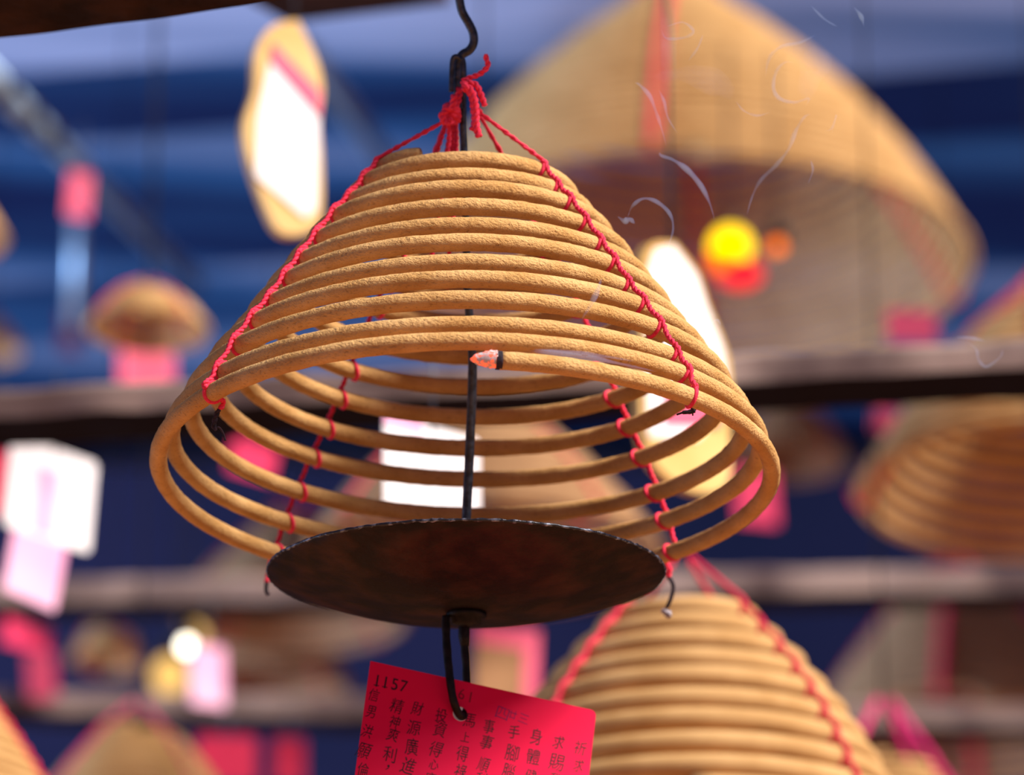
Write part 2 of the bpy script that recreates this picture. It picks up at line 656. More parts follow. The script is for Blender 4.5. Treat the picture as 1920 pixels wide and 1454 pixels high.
tag(m1.build('burnt_end', M['burnt'], s_fr), 'charred black string end')
m1 = MB().tube(smooth_path([P(500, 1092, D0 + 0.112), P(499, 1108, D0 + 0.112), P(504, 1116, D0 + 0.112)], 5), 0.0010, 6)
tag(m1.build('burnt_end', M['burnt'], s_bl), 'charred black string end')
m1 = MB().tube(smooth_path([P(1253, 1082, D0 + 0.1), P(1262, 1098, D0 + 0.1), P(1259, 1120, D0 + 0.1), P(1250, 1140, D0 + 0.1)], 6), 0.0011, 6)
tag(m1.build('burnt_end', M['burnt'], s_br), 'charred grey string end')
m1 = MB().ball(P(1246, 1147, D0 + 0.1), 0.0017, 8, 6, bump=0.5).ball(P(1253, 1152, D0 + 0.1), 0.0019, 8, 6, bump=0.5)
tag(m1.build('ash_nub', M['ash_nub'], s_br), 'pale ash bead on the string end')

# the knot at the top and its loose ends
k = MB()
dk = D0 - 0.006


def kp(l, dd=0.0):
    return [P(x, y, dk + dd) for (x, y) in l]


for ring_y, rx in ((205, 0.0042), (213, 0.0046), (221, 0.0042)):
    k.ring(P(847, ring_y, D0 - 0.004), Vector((0.35, 0.1, 1)), rx * 0.75, 0.0017, 18, 6)
for l, dd in (([(852, 180), (848, 200), (838, 205), (829, 218), (836, 230), (848, 226)], -0.004),
              ([(862, 165), (858, 190), (850, 205), (838, 222)], 0.002),
              ([(888, 190), (892, 205), (900, 212)], -0.003)):
    k.cord(smooth_path(kp(l, dd), 8), 0.0019)
for i, l in enumerate(([(841, 225), (842, 260), (836, 300), (826, 380), (812, 470), (800, 520)], [(848, 226), (848, 265), (846, 310), (844, 400), (842, 480), (838, 540)],
                       [(853, 224), (856, 260), (853, 320), (850, 400), (846, 470)], [(838, 228), (826, 262), (815, 300), (800, 360)])):
    k.cord(smooth_path(kp(l, 0.006 + 0.003 * i), 8), 0.0014)
k.build('string_knot', M['string'], coil)
e1 = MB()
for l, dd, rr in (([(868, 152), (880, 146), (897, 140), (909, 131), (915, 122), (912, 110), (911, 102)], -0.008, 0.0014),
                  ([(866, 158), (880, 155), (893, 160), (902, 178), (909, 198)], -0.010, 0.0016),
                  ([(868, 162), (880, 166), (889, 184), (892, 210), (893, 235), (898, 256)], -0.012, 0.0019),
                  ([(872, 166), (884, 180), (888, 205), (890, 230), (886, 244)], -0.009, 0.0017),
                  ([(852, 178), (850, 190), (846, 205)], -0.008, 0.0014)):
    e1.cord(smooth_path(kp(l, dd), 8), rr)
e1.build('loose_string_end', M['string'], coil)

# ---- the wire holder that carries it
hold = empty('hanging_coil_holder', P(868, 1073, D0), 'black wire rod with hook and round sooty pan, running through the sharp coil', 'wire holder', GROUP_HOLD)
h = MB()
up = [(862, -46), (861, -10), (866, 20), (879, 44), (887, 62), (888, 80), (880, 94), (867, 102), (860, 114), (858, 140), (858, 180), (861, 205)]
h.tube(smooth_path([P(x, y, D0) for x, y in up], 8), 0.0021, 10)
# the turn of the wire over the timber above
h.build('hook_wire', M['wire'], hold)
h = MB()
rodp = [(846, 172), (847, 140), (849, 112), (856, 106), (866, 112)]
h.tube(smooth_path([P(x, y, D0 - 0.004) for x, y in rodp], 8), 0.0013, 8)
h.tube(smooth_path([P(x, y, D0 + 0.001) for x, y in [(862, 104), (867, 118), (868, 150), (868, 200), (870, 285), (873, 400), (876, 520), (880, 600), (886, 680), (884, 760), (879, 880), (874, 975), (869, 1060), (867, 1130)]], 6),
       [0.0018] * 30 + [0.0018 + 0.0005 * min(1, i / 20) for i in range(60)], 10, bump=0.0002, bscale=150)
h.build('rod', M['wire'], hold)
PC = P(874, 1078, D0)
tilt = math.radians(4.6)
pax = Vector((0.0, -math.sin(tilt), math.cos(tilt)))
Rp = 372 * S0
prof = []
for i in range(17):
    u = i / 16
    prof.append((max(0.0004, Rp * u), -0.0195 * (1 - u * u)))
prof.append((Rp * 1.002, 0.0006))
prof.append((Rp * 0.995, 0.0011))
for i in range(16, -1, -1):
    u = i / 16
    prof.append((max(0.0004, Rp * 0.985 * u), -0.0195 * (1 - u * u) + 0.0012))
pan = MB().lathe(PC, pax, prof, 128, 0.006)
pan.build('ash_pan', M['pan'], hold)
rim_a = pax.orthogonal().normalized()
rim_b = pax.cross(rim_a)
rim_pts = []
for i in range(361):
    t = 2 * PI * i / 360
    dd = rim_a * math.cos(t) + rim_b * math.sin(t)
    rim_pts.append(PC + dd * (Rp * (1 + 0.006 * noise.noise(dd * 3.0)) - 0.0002) + pax * 0.0008)
rim = MB().tube(rim_pts, 0.00085, 8, bump=0.0005, bscale=420, cap=False)
tag(rim.build('rim', M['rim'], hold), 'worn metal edge with painted blue glints')
bot = PC - pax * 0.0195
h = MB()
h.lathe(bot, pax, [(0.0004, 0.001), (0.0098, 0.0), (0.0098, -0.0022), (0.0075, -0.0026), (0.0072, -0.0055), (0.0004, -0.0062)], 20, 0.08)
h.build('collar', M['hook'], hold)
h = MB()
hp = [(868, 1128, 0.000), (870, 1180, 0.001), (873, 1235, 0.004), (876, 1290, 0.0065), (877, 1322, 0.0068), (872, 1340, 0.0045), (862, 1340, -0.0005), (851, 1318, -0.0050), (845, 1285, -0.0075),
      (840, 1240, -0.008), (837, 1200, -0.008), (836, 1156, -0.008)]
path = smooth_path([P(x, y, D0 + dd - 0.022 * min(1.0, max(0.0, (y - 1140) / 190))) for x, y, dd in hp], 8)
h.tube(path, 0.0020, 12, bump=0.0003, bscale=180)
h.tube([P(869, 1145, D0 - 0.001), P(871, 1195, D0 - 0.005), P(872, 1212, D0 - 0.006)], [0.0027, 0.0029, 0.0022], 10, bump=0.0005, bscale=300)
h.build('tag_hook', M['hook'], hold)

# ---- the red prayer tag
psi, rho = math.radians(17.5), math.radians(6.95)
u0 = Vector((math.cos(psi), math.sin(psi), 0))
v0 = Vector((0, 0, -1))
TU = u0 * math.cos(rho) + v0 * math.sin(rho)
TV = v0 * math.cos(rho) - u0 * math.sin(rho)
TN = TU.cross(TV)                      # away from the camera
if TN.y < 0:
    TN = -TN
TH = P(863, 1339, D0 - 0.022)


def on_tag(px, py):
    ray = (P(px, py, 1.0) - CAM)
    t = (TH - CAM).dot(TN) / ray.dot(TN)
    q = CAM + ray * t - TH
    return q.dot(TU), q.dot(TV)


x0, y0 = on_tag(695, 1240)
x1, y1 = on_tag(1118, 1338)
CARD_H = 0.150
outline = [(x0, y0)]
rc = 0.0030
for i in range(7):
    a = -PI / 2 + PI / 2 * i / 6
    outline.append((x1 - rc + rc * math.cos(a), y0 + rc + rc * math.sin(a)))
for i in range(7):
    a = PI / 2 * i / 6
    outline.append((x1 - rc + rc * math.cos(a), y0 + CARD_H - rc + rc * math.sin(a)))
outline.append((x0, y0 + CARD_H))


def card_bend(a, b):
    """the thin card hangs flat"""
    return 0.0


def tp3(a, b, lift=0.0):
    return TH + TU * a + TV * b + TN * (card_bend(a, b) + lift)


def card_mesh():
    """grid card with a punched hole at the origin"""
    import bmesh
    bm = bmesh.new()
    hole = [(0.0037 * math.cos(2 * PI * i / 16), 0.0037 * math.sin(2 * PI * i / 16)) for i in range(16)]
    xs = [x0, x0 / 2, -0.008, 0.008, 0.03, x1 * 0.7, x1]
    ov = [bm.verts.new((a, b, 0)) for a, b in outline]
    hv = [bm.verts.new((a, b, 0)) for a, b in hole]
    eo = [bm.edges.new((ov[i], ov[(i + 1) % len(ov)])) for i in range(len(ov))]
    eh = [bm.edges.new((hv[i], hv[(i + 1) % len(hv)])) for i in range(len(hv))]
    bmesh.ops.triangle_fill(bm, use_beauty=True, edges=eo + eh)
    bmesh.ops.subdivide_edges(bm, edges=[e for e in bm.edges if e.calc_length() > 0.012], cuts=3, use_grid_fill=True)
    bmesh.ops.triangulate(bm, faces=bm.faces)
    front = [v for v in bm.verts]
    for v in bm.verts:
        a, b = v.co.x, v.co.y
        v.co = tp3(a, b)
    r = bmesh.ops.extrude_face_region(bm, geom=list(bm.faces))
    for g in r['geom']:
        if isinstance(g, bmesh.types.BMVert):
            g.co = g.co + TN * 0.0006
    bmesh.ops.recalc_face_normals(bm, faces=bm.faces)
    return bm


rt = empty('hanging_prayer_tag', TH.copy(), 'bright red handwritten prayer card hooked below the round pan', 'prayer tag', 'paper tags hanging among the coils')
bm = card_mesh()
me = bpy.data.meshes.new('card')
for v in bm.verts:
    v.co = v.co - TH
bm.to_mesh(me)
bm.free()
me.materials.append(M['card_red'])
o = bpy.data.objects.new('card', me)
COL.objects.link(o)
o.parent = rt


def glyph(mb, ch, a, b, size, rot=0.0, shear=0.0, thin=-0.02, lift=-0.00012, narrow=1.0):
    """lay one written character on the card, its centre at (a, b)"""
    cu = bpy.data.curves.new('glyph', 'FONT')
    cu.body = ch
    cu.size = 1.0
    cu.offset = thin
    cu.resolution_u = 3
    ob = bpy.data.objects.new('glyph', cu)
    COL.objects.link(ob)
    bpy.context.view_layer.update()
    dg = bpy.context.evaluated_depsgraph_get()
    m = bpy.data.meshes.new_from_object(ob.evaluated_get(dg))
    vs = [v.co.copy() for v in m.vertices]
    fs = [tuple(p.vertices) for p in m.polygons]
    bpy.data.objects.remove(ob)
    bpy.data.curves.remove(cu)
    bpy.data.meshes.remove(m)
    if not vs:
        return
    cx = (min(v.x for v in vs) + max(v.x for v in vs)) / 2
    cy = (min(v.y for v in vs) + max(v.y for v in vs)) / 2
    hh = max(max(v.y for v in vs) - min(v.y for v in vs), (max(v.x for v in vs) - min(v.x for v in vs)) * 0.8, 0.3)
    s = size / hh
    b0 = len(mb.v)
    for v in vs:
        x, y = (v.x - cx) * s * narrow, (v.y - cy) * s
        x += 0.03 * s * noise.noise(Vector((v.x * 3, v.y * 3, a * 900)))
        y += 0.03 * s * noise.noise(Vector((v.x * 3 + 9, v.y * 3, b * 900)))
        x += shear * y
        x, y = x * math.cos(rot) - y * math.sin(rot), x * math.sin(rot) + y * math.cos(rot)
        mb.v.append(tp3(a + x, b - y, lift))
    for f in fs:
        mb.f.append(tuple(b0 + i for i in f))


PXM = S0 / 1.0


def zpx(zx, zy):
    return on_tag(640 + zx / 3.692, 1200 + zy / 3.692)


cols = [
    ('信', 225, 385, 92), ('男', 205, 500, 88), ('洪', 180, 635, 98), ('願', 155, 770, 110), ('倫', 150, 900, 95),
    ('精', 385, 460, 105), ('神', 370, 570, 92), ('爽', 360, 660, 98), ('利', 335, 795, 110), ('，', 320, 885, 42),
    ('財', 527, 478, 98), ('源', 502, 612, 105), ('廣', 487, 742, 120), ('進', 465, 875, 118),
    ('投', 692, 525, 100), ('資', 682, 622, 110), ('得', 655, 760, 112), ('心', 640, 866, 72), ('應', 618, 965, 92),
    ('馬', 888, 560, 98), ('上', 858, 675, 72), ('得', 838, 790, 112), ('祿', 825, 915, 110),
    ('事', 1022, 602, 102), ('事', 1005, 712, 105), ('順', 985, 865, 102), ('利', 968, 965, 92),
    ('手', 1195, 640, 95), ('腳', 1182, 785, 118), ('腦', 1158, 912, 112),
    ('身', 1350, 672, 118), ('體', 1330, 812, 112), ('健', 1312, 945, 100),
    ('求', 1505, 712, 98), ('賜', 1492, 850, 118), ('我', 1480, 965, 90),
    ('祈', 1655, 752, 98), ('求', 1645, 872, 92), ('保', 1632, 985, 92)]
rng = random.Random(3)
mb = MB()
for ch, zx, zy, sz in cols:
    a, b = zpx(zx, zy)
    glyph(mb, ch, a, b, sz / 3.692 * S0, rot=rng.uniform(-0.10, 0.06), shear=rng.uniform(0.0, 0.22), thin=-0.006, narrow=rng.uniform(0.72, 0.86))
mb.build('handwriting', M['ink'], rt, smooth=False)
mb = MB()
for ch, zx, zy in (('1', 247, 285), ('1', 305, 297), ('5', 370, 310), ('7', 433, 323)):
    a, b = zpx(zx, zy)
    glyph(mb, ch, a, b, 82 / 3.692 * S0, rot=-0.04, thin=0.0, narrow=0.95)
for zx, zy in ((251, 320), (309, 332)):
    c = [on_tag(640 + (zx + dx) / 3.692, 1200 + (zy + dy + dx * 0.2) / 3.692) for dx, dy in ((-27, -4), (9, -4), (9, 2), (-27, 2))]
    b0 = len(mb.v)
    mb.v += [tp3(a, b, -0.00012) for a, b in c]
    mb.f.append((b0, b0 + 1, b0 + 2, b0 + 3))
mb.build('printed_number', M['ink'], rt, smooth=False)
mb = MB()
for ch, zx, zy in (('6', 833, 378), ('1', 895, 400)):
    a, b = zpx(zx, zy)
    glyph(mb, ch, a, b, 76 / 3.692 * S0, rot=-0.06, thin=-0.01)
tag(mb.build('faint_number', M['ink_faded'], rt, smooth=False), 'faint number beside the hook')
mb = MB()
for ch, zx, zy, sz in (('四', 1115, 512, 85), ('廿', 1187, 520, 62), ('三', 1262, 548, 62)):
    a, b = zpx(zx, zy)
    glyph(mb, ch, a, b, sz / 3.692 * S0, rot=-0.16, thin=-0.018)
tag(mb.build('purple_writing', M['ink_purple'], rt, smooth=False), 'purple pen characters near the top edge')

# ------------------------------------------------------------------ surrounding coils
far_coil('huge pale brown coil filling the upper right, red string down its near side', 1275, 512, 545, 5.5, 24, 1.05, 0.12, 0.70, 64, phis=(-7, 104, 172, 262), srad=2.0,
         bulge=0.10, holder='thin rod inside the huge pale brown coil at upper right', pan=False)
far_coil('large tan coil at lower right whose rounded top shows below the dark pan', 1285, 1600, 420, 2.9, 9.6, 1.12, 0.27, 0.80, 72, phis=(-46, 46, 136, 226), srad=0.75, bulge=0.09,
         smat='string_far', holder='thin rod rising from the tan coil at lower right', rod_top=2.45)
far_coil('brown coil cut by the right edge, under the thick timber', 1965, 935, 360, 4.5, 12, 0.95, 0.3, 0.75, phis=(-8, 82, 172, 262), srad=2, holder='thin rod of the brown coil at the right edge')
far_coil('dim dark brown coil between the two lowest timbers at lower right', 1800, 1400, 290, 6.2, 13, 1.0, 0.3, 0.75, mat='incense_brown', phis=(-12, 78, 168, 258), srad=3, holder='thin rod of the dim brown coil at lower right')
far_coil('coil in the bottom right corner with magenta strings fanning from its knot', 1665, 1650, 215, 4.0, 10, 1.0, 0.42, 0.8, smat='string_magenta', phis=(-40, 50, 140, 230), srad=2.6, cord_h=0.62,
         holder='thin rod over the coil with magenta strings')
far_coil('small burnt down golden coil above the pink card on the left', 275, 622, 112, 4.6, 5, 0.62, 0.45, 0.9, phis=(40, 130, 220, 310), holder='rod of the small golden coil above the pink card')
far_coil('golden coil cut by the bottom left corner', -190, 1640, 345, 3.2, 14, 1.1, 0.34, 0.8, phis=(80, 170, 350), holder='rod of the golden coil in the bottom left corner')
far_coil('pale coil at the bottom left under a magenta knot', 252, 1560, 200, 4.4, 9, 0.92, 0.36, 0.8, smat='string_magenta', srad=0.9, cord_h=0.34, holder='thin dark rod above the magenta knot at bottom left')
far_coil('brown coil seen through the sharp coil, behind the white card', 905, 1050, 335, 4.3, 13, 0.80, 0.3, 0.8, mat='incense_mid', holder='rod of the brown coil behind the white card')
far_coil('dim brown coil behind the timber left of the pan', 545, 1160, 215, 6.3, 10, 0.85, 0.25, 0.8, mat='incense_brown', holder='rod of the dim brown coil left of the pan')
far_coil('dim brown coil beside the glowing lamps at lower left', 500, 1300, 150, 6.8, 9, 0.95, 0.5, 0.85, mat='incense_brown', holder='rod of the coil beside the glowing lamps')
far_coil('small reddish coil between the lower left timbers', 200, 1245, 62, 6.0, 4, 0.95, 0.6, 0.9, holder='rod of the small reddish coil at lower left')
far_coil('coil of which only a sliver shows at the left edge', -112, 450, 122, 4.5, 9, 0.95, 0.35, 0.8, mat='incense_far', holder='rod of the coil at the left edge')
far_coil('orange coil at the left edge just over the timber', -22, 660, 62, 6.6, 6, 0.95, 0.35, 0.8, holder='rod of the orange coil over the left timber')
far_coil('pale coil at the right edge just over the thick timber', 1995, 640, 140, 5.6, 9, 0.95, 0.35, 0.8, holder='rod of the pale coil at the right edge')
far_coil('dim coil just under the thick timber right of the sharp coil', 1480, 870, 105, 6.6, 8, 0.95, 0.5, 0.8, mat='incense_brown', holder='rod of the dim coil under the thick timber')

# ------------------------------------------------------------------ timbers
def timber(label, px1, py1, px2, py2, d1, hh, w, mat='beam', ext=0.15, rough=0.0022, seg=90):
    a = P(px1, py1, d1)
    b = P(px2, py2, level(px2, py2, px1, py1, d1))
    ax = (b - a)
    a, b = a - ax * ext, b + ax * ext
    ax = (b - a)
    L = ax.length
    t = ax.normalized()
    side = Vector((0, 0, 1)).cross(t).normalized()     # away from the camera
    mbb = MB()
    sec = []
    n = 5
    # cross section: front face starts at the front lower edge; z up, s back
    cs = [(0, 0)] + [(0, hh * i / n) for i in range(1, n)] + [(0.1 * w, hh)] + [(w * 0.5, hh)] + [(0.9 * w, hh)] + [(w, hh * 0.8), (w, 0)] + [(w * 0.66, 0), (w * 0.33, 0)]
    m = len(cs)
    for i in range(seg + 1):
        c = a + ax * (i / seg)
        for (s, z) in cs:
            q = c + side * s + Vector((0, 0, z))
            q = q + Vector((0, 0, 1)) * rough * noise.noise(q * 22) + side * rough * noise.noise(q * 30 + Vector((5, 0, 0)))
            mbb.v.append(q)
    for i in range(seg):
        for k in range(m):
            mbb.f.append((i * m + k, i * m + (k + 1) % m, (i + 1) * m + (k + 1) % m, (i + 1) * m + k))
    mbb.f.append(tuple(reversed(range(m))))
    mbb.f.append(tuple(seg * m + k for k in range(m)))
    o = mbb.build('hanging_timber', M[mat], None, smooth=False)
    fix_normals(o)
    return tag(o, label, 'timber', 'timbers the coils hang from')


timber('sooty near timber crossing the top left corner', 0, -8, 862, -128, 2.38, 0.045, 0.045, 'beam_dark', ext=0.4, rough=0.0012)
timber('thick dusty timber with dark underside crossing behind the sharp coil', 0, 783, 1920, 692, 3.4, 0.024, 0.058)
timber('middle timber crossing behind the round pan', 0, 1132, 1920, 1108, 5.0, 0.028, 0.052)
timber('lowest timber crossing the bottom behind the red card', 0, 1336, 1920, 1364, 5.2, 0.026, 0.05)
# a short purlin end at the top, further back
a, b = P(445, -14, 3.6), P(745, -52, 3.5)
t = (b - a).normalized()
s = Vector((0, 0, 1)).cross(t).normalized()
o = MB().box((a + b) / 2 + Vector((0, 0, 0.016)) + s * 0.03, (b - a) / 2, s * 0.03, Vector((0, 0, 0.018))).build('hanging_timber', M['beam_dark'], None, smooth=False)
tag(o, 'short dark timber end at the top above the gold edged charm', 'timber', 'timbers the coils hang from')

# ------------------------------------------------------------------ paper tags
GT = 'paper tags hanging among the coils'


def paper_tag(label, px, py, wpx, hpx, d, mat, yaw=0.0, roll=0.0, cord=0.06, trim=None, trim_mat=None, trim_name='header', name='hanging_prayer_tag', cat='prayer tag'):
    c = P(px, py, d)
    s = d / FPX
    hw, hh2 = wpx * s / 2 / max(0.5, math.cos(yaw)), hpx * s / 2 / CP
    u = Vector((math.cos(yaw), math.sin(yaw), 0))
    v = Vector((0, 0, 1))
    u2 = u * math.cos(roll) + v * math.sin(roll)
    v2 = v * math.cos(roll) - u * math.sin(roll)
    nrm = Vector((math.sin(yaw), -math.cos(yaw), 0))
    root = empty(name, c, label, cat, GT)
    m = MB()
    ol = []
    cr = min(hw, hh2) * 0.12
    for (sx, sy, a0) in ((1, 1, 0), (-1, 1, PI / 2), (-1, -1, PI), (1, -1, 3 * PI / 2)):
        for i in range(4):
            a = a0 + PI / 2 * i / 3
            ol.append(c + u2 * (sx * (hw - cr) + cr * math.cos(a)) + v2 * (sy * (hh2 - cr) + cr * math.sin(a)))
    m.slab(ol, -nrm * 0.0008)
    o = m.build('card', M[mat], root, smooth=False)
    fix_normals(o)
    m = MB().tube([c + v2 * (hh2 * 0.9) + nrm * 0.001, c + v2 * (hh2 * 1.05) + Vector((0, 0, cord))], 0.0009, 5)
    m.build('wire_loop', M['far_metal'], root)
    if trim:
        for (fx0, fy0, fx1, fy1) in trim:
            q = [c + u2 * hw * x + v2 * hh2 * y + nrm * 0.0006 for x, y in ((fx0, fy0), (fx1, fy0), (fx1, fy1), (fx0, fy1))]
            o = MB().slab(q, -nrm * 0.0005).build(trim_name, M[trim_mat], root, smooth=False)
            fix_normals(o)
    return root


SUN = math.radians(40)
paper_tag('tall white sunlit card seen through the sharp coil behind its rod', 811, 892, 178, 184, 2.95, 'paper_white', SUN, 0.02, trim=[(-1, 0.78, -0.2, 1)], trim_mat='paper_pink')
paper_tag('pink card under the small golden coil on the left', 275, 703, 98, 108, 5.6, 'paper_rose', 0.3, 0.03)
paper_tag('white sunlit card under the timber at the left edge', 95, 926, 150, 172, 3.6, 'paper_white', SUN, -0.06, trim=[(-0.35, -0.9, 0.15, 0.5)], trim_mat='paper_pink', trim_name='pink_print')
paper_tag('red card cut by the left edge beside the white sunlit card', -4, 905, 56, 115, 3.9, 'paper_red', 0.5, 0)
paper_tag('pink slanted card hanging below the white sunlit card on the left', 66, 1064, 92, 128, 3.8, 'paper_pink', SUN, -0.16)
paper_tag('magenta card between the left loops of the sharp coil', 475, 862, 82, 62, 4.8, 'paper_magenta', 0.3, -0.2)
paper_tag('magenta red card right of the lowest loop of the sharp coil', 1418, 932, 78, 100, 5.2, 'paper_crimson', 0.4, 0.05)
paper_tag('magenta card over the thick timber at right', 1710, 612, 96, 60, 4.6, 'paper_wine', 0.2, 0.05)
paper_tag('small magenta card under the thick timber at right', 1668, 790, 66, 44, 4.6, 'paper_wine', 0.2, -0.1)
paper_tag('wide red card at the bottom left of the red prayer card', 425, 1425, 110, 86, 4.8, 'paper_red', 0.2, 0.02)
paper_tag('narrow red card at the bottom beside the wide red one', 542, 1428, 58, 84, 5.0, 'paper_red', 0.2, 0.0)
paper_tag('lavender pink card beside the glowing lamps', 390, 1268, 62, 108, 4.8, 'paper_pink', 0.55, 0.05)
paper_tag('magenta card under the middle timber at the left edge', 50, 1192, 84, 46, 5.0, 'paper_magenta', 0.4, -0.1)
paper_tag('orange pink card under the magenta one at the left edge', 78, 1268, 52, 84, 5.2, 'paper_wine', 0.4, 0.1)
paper_tag('grey brown card with red border just right of the pan hook', 950, 1245, 118, 136, 4.2, 'incense_brown', 0.3, -0.04,
          trim=[(-1, 0.45, 1, 1), (0.55, -1, 1, 0.45)], trim_mat='paper_rose', trim_name='red_border')
paper_tag('magenta paper tied on the hanging rod at upper left', 148, 366, 40, 84, 5.4, 'paper_rose', 0.3, -0.05)
paper_tag('dim magenta paper low on the rod at left', 132, 622, 34, 76, 6.6, 'paper_wine', 0.3, 0)

# the long hanging rod at upper left
o = MB().tube([P(150, 300, 6.4), P(138, 620, 6.4)], 0.009, 8).build('hanging_rod', M['steel_blue'])
tag(o, 'vertical metal rod below the magenta paper at upper left', 'rod')


# ------------------------------------------------------------------ gold edged charm boards
def charm(label, px, py, d, yaw, roll, outline, panel, band, k=1.0):
    c = P(px, py, d)
    s = d / FPX * k
    u = Vector((math.cos(yaw), math.sin(yaw), 0))
    v = Vector((0, 0, 1))
    nrm = Vector((math.sin(yaw), -math.cos(yaw), 0))
    fx = 1 / math.cos(yaw)

    def q(x, y):
        x, y = (x * math.cos(roll) + y * math.sin(roll)), (-x * math.sin(roll) + y * math.cos(roll))
        return c + u * x * s * fx - v * y * s / CP
    root = empty('hanging_charm_board', c, label, 'charm board', 'gold edged charm boards')
    pl = smooth_path([q(x, y) for x, y in outline] + [q(*outline[0])], 4)[:-1]
    o = MB().slab([p + nrm * 0.004 for p in pl], -nrm * 0.008).build('board', M['gold'], root, smooth=False)
    fix_normals(o)
    o = MB().slab([q(x, y) + nrm * 0.0055 for x, y in panel], -nrm * 0.0017).build('paper_panel', M['paper_white'], root, smooth=False)
    fix_normals(o)
    ob = MB().slab([q(x, y) + nrm * 0.0066 for x, y in band], -nrm * 0.0012).build('pink_band', M['paper_rose'], o, smooth=False)
    fix_normals(ob)
    top = q(*outline[0])
    MB().tube([top, top + Vector((0, 0, 0.25))], 0.0012, 6).build('cord', M['wire'], root)
    return root


OUT = [(10, -222), (48, -150), (62, -90), (56, -20), (62, 60), (64, 150), (56, 192), (18, 218), (-22, 214), (-56, 150), (-84, 70), (-90, 10), (-72, -60), (-70, -140), (-40, -198)]
PAN = [(-40, -150), (54, -72), (50, 160), (30, 182), (-68, 118), (-66, 0)]
BND = [(-42, -160), (54, -80), (53, -30), (-42, -120)]
charm('gold edged charm board with white panel, hanging alone at upper left', 541, 240, 3.35, math.radians(28), 0.0, OUT, PAN, BND, 0.93)
OUT2 = [(-2, -205), (38, -172), (58, -120), (88, -60), (96, 0), (92, 80), (90, 160), (60, 196), (10, 208), (-40, 190), (-62, 140), (-66, 60), (-62, -40), (-64, -120), (-44, -182)]
PAN2 = [(-8, -196), (32, -164), (50, -116), (78, -58), (84, -10), (70, 60), (30, 120), (-54, 150), (-58, 60), (-55, -40), (-56, -120), (-40, -174)]
BND2 = [(-30, 60), (70, 20), (70, 80), (-30, 120)]
charm('sunlit white charm board behind the right side of the sharp coil', 1262, 682, 3.2, math.radians(50), 0.0, OUT2, PAN2, BND2, 1.1)

# ------------------------------------------------------------------ lamps in the background
M['glow_yellow'] = emitter('glow_yellow', (1.0, 0.62, 0.0), 2.6)
M['glow_orange'] = emitter('glow_orange', (1.0, 0.16, 0.0), 2.2)
M['glow_red'] = emitter('glow_red', (1.0, 0.012, 0.03), 1.5)
M['glow_white'] = emitter('glow_white', (1.0, 0.92, 0.74), 9.0)
M['glow_warm'] = emitter('glow_warm', (1.0, 0.58, 0.16), 1.3)


def lamp(label, parts, d, stem):
    c = P(*parts[0][1:3], d)
    root = empty('hanging_lamp', c, label, 'lamp', 'lamps glowing in the background')
    for (nm, px, py, rpx, sq, mat) in parts:
        MB().ball(P(px, py, d), rpx * d / FPX, 16, 10, Vector(sq)).build(nm, M[mat], root)
    px, py = stem
    q = P(px, py, d + 0.03)
    MB().tube([q, q + Vector((0, 0, 0.22))], 0.0015, 6).build('lamp_cord', M['lamp_black'], root)
    MB().lathe(q, Vector((0, 0, 1)), [(0.0005, 0.0), (0.012, 0.0), (0.012, 0.012), (0.004, 0.02), (0.0005, 0.02)], 16).build('lamp_cap', M['lamp_black'], root)
    return root


lamp('red altar lamp glowing yellow under the huge upper right coil', [('bulb', 1370, 464, 40, (1, 1, 1), 'glow_yellow'), ('orange_glass', 1366, 486, 38, (1, 1, 0.8), 'glow_orange'), ('red_glass', 1388, 514, 42, (1, 1, 0.55), 'glow_red')], 5.0, (1370, 440))
lamp('small orange reflection glow right of the red altar lamp', [('bulb', 1457, 462, 14, (1, 1, 1), 'glow_orange')], 5.0, (1457, 450))  # emitting ball put in for an orange reflection
lamp('bright white lamp among warm bulbs at lower left', [('bulb', 350, 1212, 11, (1, 1, 1.1), 'glow_white')], 5.6, (350, 1200))
lamp('warm bulb just above the bright white lamp', [('bulb', 364, 1192, 22, (1, 1, 1), 'glow_warm')], 6.0, (364, 1178))
lamp('warm lantern below the bright white lamp', [('bulb', 318, 1268, 34, (1, 1, 1.1), 'glow_warm')], 5.8, (318, 1232))

# ------------------------------------------------------------------ tubes under the roof
def conduit(label, p, q, r, clamps=()):
    root = empty('hanging_roof_tube', p, label, 'tube', 'tubes under the roof')
    MB().tube([p, q], r, 14).build('tube', M['steel_blue'], root)
    for f in clamps:
        c = p + (q - p) * f
        t = (q - p).normalized()
        MB().tube([c - t * 0.018, c + t * 0.018], r * 1.25, 14).build('clamp', M['beam_dark'], root)
    return root


conduit('bright slanting metal tube under the roof at upper left', P(-60, 105, 5.4), P(365, 530, 6.6), 0.013, (0.12, 0.215, 0.30))
conduit('faint slanting metal tube right of the gold edged charm', P(560, 80, 6.0), P(760, 350, 7.0), 0.014)

